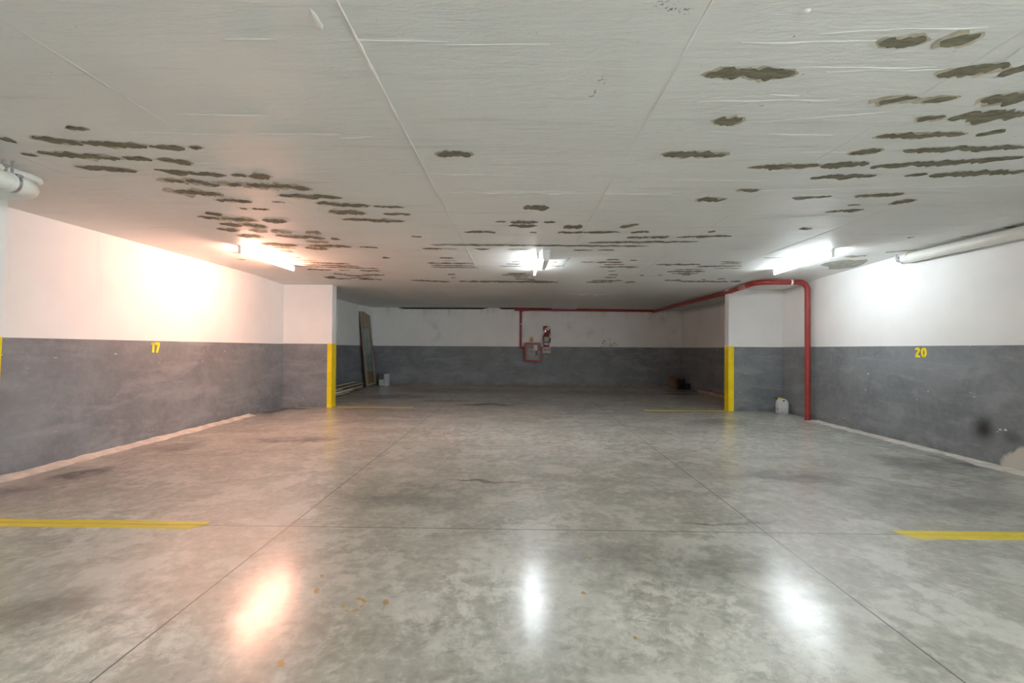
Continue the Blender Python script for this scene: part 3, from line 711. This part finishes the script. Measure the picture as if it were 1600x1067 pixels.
# ------------------------------------------------------------------ red fire main
fp = thing('fire_pipe', (4.945, 7.735, 0), 'long red fire pipe running from the floor along the ceiling to the hose cabinet', 'pipe')
O = Vector((4.945, 7.735, 0))
def rel(ps): return [Vector(p) - O for p in ps]
b = bmesh.new(); tube(b, rel([(4.945, 7.735, 0.0), (4.945, 7.735, 2.20)]), .044, 24); obj('standpipe', b, M_red, fp, smooth=True)
b = bmesh.new(); tube(b, rel(bend([(4.945, 7.735, 2.19), (4.945, 7.735, 2.352), (4.78, 7.735, 2.352)], .14, 10)), .046, 24); obj('elbow', b, M_red, fp, smooth=True)
b = bmesh.new(); tube(b, rel([(4.80, 7.735, 2.352), (4.30, 7.735, 2.352)]), .043, 24); obj('cross_run', b, M_red, fp, smooth=True)
b = bmesh.new(); tube(b, rel(bend([(4.32, 7.735, 2.352), (4.08, 7.735, 2.352), (4.08, 8.10, 2.332)], .20, 10)), .046, 24); obj('elbow', b, M_red, fp, smooth=True)
b = bmesh.new(); tube(b, rel([(4.08, 8.05, 2.335), (4.08, 8.30, 2.325)]), .048, 24); obj('coupling', b, plain('pale red primer', (.52, .26, .24), .4), fp, smooth=True)
b = bmesh.new(); tube(b, rel([(4.08, 8.0, 2.334), (4.08, 8.75, 2.298), (4.08, 13.64, 2.300)]), .040, 24); obj('ceiling_run', b, M_red, fp, smooth=True)
b = bmesh.new(); tube(b, rel([(4.12, 13.645, 2.318), (.045, 13.645, 2.335)]), .032, 20); obj('back_run', b, M_red, fp, smooth=True)
b = bmesh.new(); tube(b, rel([(-.12, 13.645, 2.34), (.30, 13.645, 2.34)]), [.044] * 2, 20); tube(b, rel([(.09, 13.645, 2.34), (.09, 13.645, 2.27)]), .042, 20); obj('tee', b, M_red, fp, smooth=True)
b = bmesh.new(); tube(b, rel(bend([(.07, 13.645, 2.30), (.07, 13.645, 1.165), (.24, 13.645, 1.165)], .06, 6)), .032, 20); obj('drop_pipe', b, M_red, fp, smooth=True)
def ringband(c, axis, r, w, n=24):
    b = bmesh.new(); a = Vector(axis) * w / 2; c = Vector(c); tube(b, [c - a, c + a], r, n); return b
b = ringband(Vector((4.665, 7.735, 2.352)) - O, (1, 0, 0), .0485, .03)
box(b, (4.655 - O.x, -.004, 2.395), (4.675 - O.x, .004, cz(4.66, 7.735) + .003))
obj('pipe_clip', b, M_enamel, fp, smooth=True)
b = ringband(Vector((.07, 13.645, 1.9)) - O, (0, 0, 1), .036, .03); box(b, (.03 - O.x, 13.64 - O.y, 1.885), (.11 - O.x, 13.699 - O.y, 1.915)); obj('pipe_clip', b, M_steel, fp)
b = ringband(Vector((4.945, 7.735, .011)) - O, (0, 0, 1), .05, .022); obj('floor_collar', b, M_red, fp, smooth=True)

# ------------------------------------------------------------------ white drain pipes
def drain(name, org, pts, r, label, rad, parts=()):
    t = thing(name, org, label, 'pipe'); o = Vector(org)
    b = bmesh.new(); tube(b, [p - o for p in (bend(pts, rad, 12) if len(pts) > 2 else [Vector(q) for q in pts])], r, 28); obj('pipe_run', b, M_pvc, t, smooth=True)
    for nm, fn, m in parts:
        b = bmesh.new(); fn(b, o); obj(nm, b, m, t, smooth=True)
    return t
def strap(y, x, z, r, top):
    def f(b, o):
        c = Vector((x, y, z)) - o
        tube(b, [c + Vector((0, -.009, 0)), c + Vector((0, .009, 0))], r + .002, 28)
        box(b, (c.x - .004, c.y - .006, c.z + r), (c.x + .004, c.y + .006, top - o.z))
        tube(b, [c + Vector((r * .75, -.018, r * .72)), c + Vector((r * .75, .018, r * .72))], .009, 10)
    return f
zc_ = cz(-3.11, 2.6)
drain('drain_pipe', (-3.11, 0, 2.198), [(-3.11, -6.15, 2.205), (-3.11, 2.83, 2.198), (-4.585, 2.83, 2.19)], .055,
      'thick white drain pipe hung under the ceiling at the left picture edge', .10,
      [('coupling', lambda b, o: tube(b, [Vector((0, 2.66, 0)), Vector((0, 2.74, 0))], .059, 28), M_pvc),
       ('pipe_strap', strap(2.69, -3.11, 2.198, .059, 2.33), M_steel),
       ('pipe_strap', strap(.6, -3.11, 2.20, .055, zc_), M_steel)])
zs = cz(-3.41, 2.9)
drain('conduit_pipe', (-3.45, 0, 2.385), [(-3.45, -6.15, 2.388), (-3.45, 3.185, 2.385), (-4.585, 3.185, 2.385)], .023,
      'thin white pipe above and beside the thick drain pipe', .05,
      [('coupling', lambda b, o: tube(b, [Vector((0, 3.06, 0)), Vector((0, 3.10, 0))], .0265, 24), M_pvc),
       ('pipe_strap', strap(2.93, -3.45, 2.385, .024, zs), M_steel)])
zr = cz(4.95, 4.5)
def endcap(b, o):
    tube(b, [Vector((0, 5.74, 0)), Vector((0, 5.82, 0))], .067, 28)
def clamp_end(b, o):
    tube(b, [Vector((0, 5.825, -.01)), Vector((0, 5.84, -.01))], .058, 24)
    tube(b, [Vector((-.05, 5.80, -.06)), Vector((-.06, 5.87, -.03)), Vector((-.04, 5.91, .02)), Vector((-.05, 5.87, .06))], .007, 8)
    tube(b, [Vector((.0, 5.84, -.05)), Vector((-.01, 5.90, -.02)), Vector((0, 5.92, .04))], .012, 10)
drain('drain_pipe', (4.96, 0, 2.386), [(4.96, -6.15, 2.39), (4.96, 5.80, 2.380)], .0625,
      'thick white drain pipe along the top of the wall above number 20', .1,
      [('end_socket', endcap, M_pvc), ('end_clamp', clamp_end, M_steel),
       ('pipe_strap', strap(4.40, 4.96, 2.385, .0625, zr), M_steel),
       ('pipe_strap', strap(1.5, 4.96, 2.385, .0625, zr), M_steel),
       ('coupling', lambda b, o: tube(b, [Vector((0, 4.20, .003)), Vector((0, 4.385, .003))], .066, 28), M_pvc)])

# ------------------------------------------------------------------ old door leaning on the wall
W, Hh = .70, 2.19
A = Vector((-4.40, 12.93, .0)); B = Vector((-4.33, 13.58, .0)); TA = Vector((-4.585, 12.82, 2.165))
ux = (B - A).normalized(); uz = (TA - A).normalized(); ux = (ux - uz * uz.dot(ux)).normalized(); uy = uz.cross(ux)
# local x along the width, z up the door, y towards the wall
Md = Matrix((ux, uy, uz)).transposed().to_4x4(); Md = Matrix.Translation(A + Vector((0, 0, .012))) @ Md
door = thing('old_door', (0, 0, 0), 'old brown wooden door with a tall glass pane leaning against the wall', 'door')
door.matrix_world = Md
M_wood = None
def mat_wood(name, a, b_, sc=(14, 14, 1.2), rough=.6):
    N = NT(name)
    g = N.noise(1.0, 7, .65, N.mapping(sc), dist=1.0)
    return N.set(col=N.mix(N.ramp(g, .3, .7), a, b_), rough=rough, normal=N.bump(g, .25, .004))
M_door = mat_wood('weathered door timber', (.27, .22, .15), (.42, .36, .26))
M_door_edge = mat_wood('dark reddish door edge', (.06, .025, .014), (.10, .05, .03))
M_door_low = mat_wood('brown kick panel', (.13, .085, .045), (.25, .175, .10))
th = .038
b = bmesh.new()
box(b, (0, 0, 0), (.13, th, Hh), bev=.003); box(b, (W - .105, 0, 0), (W, th, Hh), bev=.003)
box(b, (.13, .001, 1.72), (W - .105, th - .001, Hh), bev=.002); box(b, (.13, .001, .0), (W - .105, th - .001, .06), bev=.002)
obj('door_frame', b, M_door, door)
b = bmesh.new(); box(b, (.125, .004, .055), (W - .10, th - .004, .40), bev=.003); obj('kick_panel', b, M_door_low, door, label='darker brown bottom panel')
b = bmesh.new(); box(b, (-.006, -.002, 0), (.0, th + .002, Hh)); obj('edge_strip', b, M_door_edge, door, label='dark reddish edge of the door')
Ng = NT('dusty door glass'); gl = Ng.noise(5, 5, .6, Ng.mapping((1, 1, .5)))
M_dglass = Ng.set(col=Ng.mix(Ng.ramp(gl, .3, .7), (.16, .20, .19), (.34, .40, .38)), rough=.16, spec=.7, coat=.4)
b = bmesh.new(); box(b, (.125, .014, .395), (W - .10, .020, 1.725)); obj('glass_pane', b, M_dglass, door)
b = bmesh.new()
for lo, hi in (((.128, .004, .395), (.142, .03, 1.725)), ((W - .118, .004, .395), (W - .104, .03, 1.725)), ((.14, .004, .395), (W - .118, .03, .41)), ((.14, .004, 1.71), (W - .118, .03, 1.725))):
    box(b, lo, hi, bev=.002)
obj('glazing_bead', b, M_door_low, door)
b = bmesh.new(); box(b, (.045, -.004, .90), (.085, 0, 1.12), bev=.002); obj('lock_plate', b, M_steel, door)
b = bmesh.new(); tube(b, [(.065, -.004, 1.07), (.065, -.05, 1.07), (.06, -.055, 1.07), (-.05, -.055, 1.075)], .009, 12); obj('door_handle', b, M_chrome, door, smooth=True)

# ------------------------------------------------------------------ heap of boards behind the wall end
M_planks = [mat_wood('straw coloured board', (.42, .36, .25), (.62, .55, .41), (4, 4, 4)), mat_wood('grey brown board', (.28, .24, .17), (.45, .39, .29), (4, 4, 4)),
            mat_wood('rusty brown board', (.16, .09, .045), (.26, .17, .10), (4, 4, 4)), plain('pale grey batten', (.72, .73, .72), .5)]
pl = random.Random(4)
PL = [  # x centre, y start, length, z, width, thickness, angle, tilt, material, words
    (-4.44, 9.3, 2.6, .000, .20, .030, .010, 0, 1, 'grey brown board lying lowest against the wall in the board heap'),
    (-4.28, 9.6, 2.2, .000, .10, .028, -.020, 0, 2, 'rusty brown board at the outer foot of the board heap'),
    (-4.46, 9.4, 3.2, .032, .15, .030, .004, 0, 0, 'straw coloured board in the second layer of the board heap'),
    (-4.31, 9.5, 1.7, .030, .09, .030, -.030, .006, 0, 'short straw coloured board on the rusty brown one'),
    (-4.46, 9.8, 2.9, .064, .16, .028, .008, 0, 1, 'long grey brown board halfway up the board heap'),
    (-4.35, 9.2, 2.3, .062, .06, .03, -.012, .008, 3, 'pale grey batten showing light among the stacked boards'),
    (-4.46, 9.3, 1.9, .094, .15, .030, .015, .004, 0, 'straw coloured board above the pale batten'),
    (-4.47, 9.9, 2.8, .094 + .036, .13, .026, -.006, 0, 0, 'second board from the top of the heap, reaching the door'),
    (-4.43, 9.2, 1.7, .128 + .036, .10, .028, .045, 0, 1, 'short crooked grey brown board near the top of the heap'),
    (-4.48, 9.5, 2.7, .198, .09, .026, .002, 0, 0, 'topmost long straw coloured board of the heap'),
]
for xc, y0, L, z, w, t_, ang, tilt, mi, words in PL:
    b = bmesh.new(); box(b, (-w / 2, 0, 0), (w / 2, L, t_), bev=.003)
    for v in b.verts: v.co.x += .006 * math.sin(v.co.y * 2.1 + z * 40)
    o = obj('board', b, M_planks[mi], label=words, cat='wooden board', group='boards heaped behind the wall end')
    o.location = (xc, y0, z + .0015); o.rotation_euler = (0, 0, ang)

# ------------------------------------------------------------------ tin by the door
tin = thing('paint_tin', (-4.02, 13.42, 0), 'rectangular white tin with a colourful label beside the old door', 'tin', -.42)
b = bmesh.new(); box(b, (-.12, -.10, .004), (.12, .10, .375), bev=.012, seg=3); obj('body', b, plain('pale tin', (.55, .57, .60), .4), tin, smooth=True)
b = bmesh.new(); box(b, (-.124, -.104, .362), (.124, .104, .380), bev=.004); obj('rim', b, M_steel, tin)
b = bmesh.new(); lathe(b, [(.03, .378), (.03, .40), (.026, .405)], 18); obj('cap', b, plain('blue cap', (.10, .16, .30), .4), tin, loc=(.05, .03, 0), smooth=True)
b = bmesh.new()
box(b, (-.118, -.1022, .01), (.06, -.1002, .20), mi=0); box(b, (-.118, -.1024, .20), (.06, -.1002, .36), mi=1)
box(b, (-.08, -.1034, .25), (-.02, -.1024, .33), mi=2); box(b, (-.05, -.1036, .27), (.02, -.1024, .31), mi=3); box(b, (-.118, -.1034, .20), (.06, -.1024, .225), mi=4)
obj('label', b, [plain('white paper', (.72, .74, .70), .5), plain('blue print', (.10, .17, .26), .5), plain('orange print', (.62, .25, .06), .5), plain('red print', (.55, .03, .03), .5), plain('green print', (.04, .18, .06), .5)], tin, label='printed label in blue, red and green over white')

# ------------------------------------------------------------------ things in the far corner
M_card = plain('brown cardboard', (.26, .15, .085), .8, vary=.15)
cb = thing('cardboard_box', (4.72, 13.48, 0), 'small brown cardboard box behind the black canister in the far corner', 'box', .12)
b = bmesh.new(); box(b, (-.15, -.10, .002), (.15, .10, .36), bev=.003); obj('body', b, M_card, cb)
b = bmesh.new(); box(b, (-.155, -.105, .358), (.155, .0, .364)); box(b, (-.155, .002, .360), (.155, .105, .366)); obj('flap', b, M_card, cb)
cn = thing('canister', (4.76, 13.20, 0), 'black ribbed plastic canister in the far corner', 'canister', .1)
b = bmesh.new(); box(b, (-.105, -.075, .002), (.105, .075, .30), bev=.02, seg=3)
for k in range(4): box(b, (-.09 + k * .05, -.079, .04), (-.07 + k * .05, -.073, .27), bev=.002)
obj('body', b, M_black, cn, smooth=True)
b = bmesh.new(); lathe(b, [(.022, .298), (.022, .322), (.018, .326)], 16); obj('cap', b, M_black, cn, loc=(-.05, 0, 0), smooth=True)
bt = thing('battery', (4.89, 13.02, 0), 'low black box standing beside the black canister', 'box', -.05)
b = bmesh.new(); box(b, (-.05, -.09, .002), (.05, .09, .16), bev=.006); obj('body', b, M_black, bt)
b = bmesh.new(); box(b, (-.052, -.092, .158), (.052, .092, .18), bev=.005); obj('lid', b, M_black, bt)

# ------------------------------------------------------------------ jerry can
jc = thing('jerry_can', (4.925, 8.44, 0), 'milky plastic jerry can with a yellow cap standing near the red standpipe', 'jerry can', -.08)
NJ = NT('milky plastic'); M_milk = NJ.set(col=(.68, .70, .68), rough=.35, sss=.0)
def can_outline(w, h, z0, n=10):
    p = [(-w + .012, z0), (w - .012, z0), (w, z0 + .015), (w, h - .10)]
    p += [(w - .105 + .105 * math.cos(a * PI / 2 / n), h - .10 + .10 * math.sin(a * PI / 2 / n)) for a in range(1, n + 1)]
    p += [(-w + .05, h - .012), (-w + .02, h - .04), (-w, h - .075), (-w, z0 + .015)]
    return p
b = bmesh.new(); prism(b, can_outline(.090, .288, .0), -.065, .065, bev=.012)
for k in range(3): box(b, (-.075 + k * .055, -.069, .05), (-.04 + k * .055, -.063, .20), bev=.003)
obj('body', b, M_milk, jc, smooth=True)
b = bmesh.new(); prism(b, can_outline(.0885, .118, .003)[:3] + [(.0912, .118), (-.0912, .118)] + can_outline(.0885, .118, .003)[-1:], -.0662, .0662, bev=.010)
obj('liquid', b, plain('liquid showing through', (.50, .53, .52), .35), jc, smooth=True, label='liquid level showing through the plastic')
b = bmesh.new(); lathe(b, [(.020, 0), (.024, .004), (.024, .026), (.020, .03)], 20, mat=Matrix.Translation((-.045, 0, .268)) @ Matrix.Rotation(-.35, 4, 'Y'))
obj('cap', b, plain('yellow cap', (.85, .72, .02), .4), jc, smooth=True, label='yellow screw cap')
b = bmesh.new(); prism(b, [(.0 + .02 * math.cos(i * PI / 6) - .0, .248 + .013 * math.sin(i * PI / 6)) for i in range(12)], -.0672, .0672)
obj('handle_opening', b, M_black, jc)
b = bmesh.new(); tube(b, [(-.075, .01, .275), (-.095, .01, .287), (-.125, .01, .292)], .009, 12); obj('spout', b, M_black, jc, smooth=True)

# ------------------------------------------------------------------ hose cabinet
Y0 = 13.7
hc = thing('hose_cabinet', (.43, Y0, .77), 'red framed glass hose cabinet on the back wall at the end of the red pipe', 'hose cabinet')
b = bmesh.new(); w, h, d = .235, .56, .15
box(b, (-w, -d, 0), (w, -.0, .012)); box(b, (-w, -d, h - .012), (w, 0, h)); box(b, (-w, -d, 0), (-w + .012, 0, h)); box(b, (w - .012, -d, 0), (w, 0, h)); box(b, (-w, -.008, 0), (w, 0, h), mi=1)
obj('cabinet_body', b, [M_redd, plain('cabinet inside', (.20, .22, .21), .6)], hc)
b = bmesh.new(); fr = .052
for lo, hi in (((-w - .006, 0), (w + .006, fr)), ((-w - .006, h - fr), (w + .006, h + .004)), ((-w - .006, fr), (-w + fr, h - fr)), ((w - fr, fr), (w + .006, h - fr))):
    box(b, (lo[0], -d - .018, lo[1]), (hi[0], -d, hi[1]), bev=.003)
dr = obj('door', b, M_redd, hc)
Nq = NT('cabinet glass'); Nq.set(col=(.75, .82, .80), rough=.22, spec=.3, alpha=.2)
b = bmesh.new(); box(b, (-w + fr - .004, -d - .010, fr - .004), (w - fr + .004, -d - .006, h - fr + .004)); obj('glass_pane', b, Nq.m, dr)
b = bmesh.new(); box(b, (w - .045, -d - .03, .25), (w - .030, -d - .018, .31), bev=.003); obj('latch', b, M_steel, dr)
hr = bmesh.new()
for k in range(5):
    tube(hr, [(math.cos(a * PI / 12) * (.055 + k * .019) - .02, -.055, math.sin(a * PI / 12) * (.055 + k * .019) + .29) for a in range(25)], .010, 8, caps=False)
obj('hose', hr, plain('canvas hose', (.42, .36, .33), .8), hc, smooth=True)
b = bmesh.new(); lathe(b, [(.03, 0), (.05, .004), (.05, .05), (.028, .06)], 20, mat=Matrix.Translation((-.05, -.05, .42)) @ Matrix.Rotation(PI / 2, 4, 'X')); tube(b, [(-.13, -.10, .44), (.05, -.10, .44)], .012, 10)
obj('valve', b, M_redd, hc, smooth=True)
b = bmesh.new(); lathe(b, [(.016, 0), (.028, .02), (.024, .12), (.012, .16)], 16, mat=Matrix.Translation((-.03, -.10, .13)) ); obj('nozzle', b, plain('pale nozzle', (.62, .45, .43), .5), hc, smooth=True)
b = bmesh.new(); box(b, (.035, -d - .0125, .33), (.145, -d - .0105, .49)); obj('sticker', b, plain('white sticker', (.62, .64, .64), .5), dr, label='white sticker')
b = bmesh.new(); box(b, (.085, -d - .0125, .18), (.145, -d - .0105, .31)); obj('sticker', b, plain('green sticker', (.02, .16, .07), .5), dr, label='green sticker')
b = bmesh.new(); box(b, (-.10, -d - .0125, .27), (.03, -d - .0105, .315)); obj('sticker', b, plain('pink sticker', (.45, .16, .17), .5), dr, label='faded red sticker')

# small arrow sign above the cabinet
sg = thing('arrow_sign', (.39, 13.7, 1.42), 'small faded orange pictogram sign above the hose cabinet', 'sign')
b = bmesh.new(); box(b, (-.065, -.004, -.06), (.065, 0, .10), bev=.001); obj('plate', b, plain('cream plate', (.62, .58, .50), .6), sg)
b = bmesh.new(); prism(b, [(.045, .085), (.045, -.035), (-.03, -.035), (-.055, .02), (0, .03)], -.006, -.004)
obj('pictogram', b, plain('faded orange print', (.50, .27, .12), .6), sg)
b = bmesh.new(); box(b, (-.05, -.006, -.055), (.055, -.004, -.042)); obj('caption_bar', b, plain('dark print', (.10, .09, .07), .6), sg)

# ------------------------------------------------------------------ extinguisher, its striped board and the card
bs = thing('chevron_board', (.86, 13.7, 1.30), 'red and white diagonally striped backing board behind the extinguisher', 'sign')
b = bmesh.new(); box(b, (-.115, -.005, 0), (.115, 0, .55)); obj('panel', b, plain('white board', (.66, .62, .57), .5), bs)
M_stripe = plain('red stripe', (.36, .02, .02), .5)
def clip(poly, x0, x1, z0, z1):
    for ax, v, sgn in ((0, x0, 1), (0, x1, -1), (1, z0, 1), (1, z1, -1)):
        out = []
        for i, p in enumerate(poly):
            q = poly[(i + 1) % len(poly)]; a = (p[ax] - v) * sgn; c = (q[ax] - v) * sgn
            if a >= 0: out.append(p)
            if a * c < 0:
                t = a / (a - c); out.append((p[0] + (q[0] - p[0]) * t, p[1] + (q[1] - p[1]) * t))
        poly = out
        if not poly: return []
    return poly
for k in range(-1, 4):
    p = clip([(-.3, -.3 + .50 - .28 * k), (.3, .3 + .50 - .28 * k), (.3, .3 + .64 - .28 * k), (-.3, -.3 + .64 - .28 * k)], -.115, .115, 0, .55)
    if len(p) > 2:
        b = bmesh.new(); prism(b, p, -.0065, -.005); obj('stripe', b, M_stripe, bs)
ex = thing('fire_extinguisher', (.845, 13.56, 1.21), 'dark red fire extinguisher hanging on the striped board on the back wall', 'fire extinguisher')
b = bmesh.new(); lathe(b, [(.07, .0), (.085, .008), (.088, .03), (.088, .33), (.080, .375), (.055, .41), (.026, .43), (.024, .455)], 28); obj('cylinder', b, plain('extinguisher enamel', (.26, .012, .018), .3, coat=.4), ex, smooth=True)
b = bmesh.new()
for z0, z1, mi in ((.155, .30, 0), (.055, .125, 1)):
    prf = []; n = 12
    for i in range(n + 1):
        a = -PI / 2 + (-.95 + 1.9 * i / n); prf.append(a)
    for a0, a1 in zip(prf, prf[1:]):
        r = .0892
        f = b.faces.new([b.verts.new((r * math.cos(q), r * math.sin(q), z)) for q, z in ((a0, z0), (a1, z0), (a1, z1), (a0, z1))]); f.material_index = mi
obj('label', b, [plain('pale green label', (.36, .42, .33), .5), plain('white blue label', (.46, .50, .62), .5)], ex, label='pale printed label')
b = bmesh.new(); tube(b, [(0, 0, .45), (0, 0, .50)], .02, 14); box(b, (-.01, -.10, .50), (.01, .02, .512), bev=.002); box(b, (-.01, -.095, .475), (.01, .01, .485), bev=.002); obj('valve', b, M_black, ex)
b = bmesh.new(); tube(b, bend([(0, 0, .485), (.09, -.01, .475), (.125, -.01, .36), (.118, -.01, .14)], .04, 5), .010, 12); obj('hose', b, M_black, ex, smooth=True)
b = bmesh.new(); tube(b, [(.118, -.01, .29), (.128, -.01, .34)], .013, 12); obj('hose_clip', b, M_chrome, ex, smooth=True)
b = bmesh.new(); lathe(b, [(.018, 0), (.018, .012)], 16, mat=Matrix.Translation((-.025, -.012, .47)) @ Matrix.Rotation(PI / 2, 4, 'X')); obj('gauge', b, M_chrome, ex, smooth=True)
b = bmesh.new(); box(b, (-.03, .085, .30), (.03, .133, .42), bev=.003); obj('wall_bracket', b, M_steel, ex)
cd = thing('number_card', (.86, 13.7, 1.02), 'pale pink card with dark print below the extinguisher', 'sign')
b = bmesh.new(); box(b, (-.123, -.006, 0), (.123, 0, .185), bev=.001); obj('plate', b, plain('pale pink card', (.58, .46, .42), .55), cd)
b = bmesh.new(); box(b, (-.075, -.008, .085), (.01, -.006, .115))
mC = Matrix.Translation((.045, -.006, .07))
for s in DIG['2']: stroke(b, [(p[0] * .075, p[1] * .075) for p in s], .018, mC)
obj('printed_mark', b, plain('dark grey print', (.09, .09, .08), .6), cd)
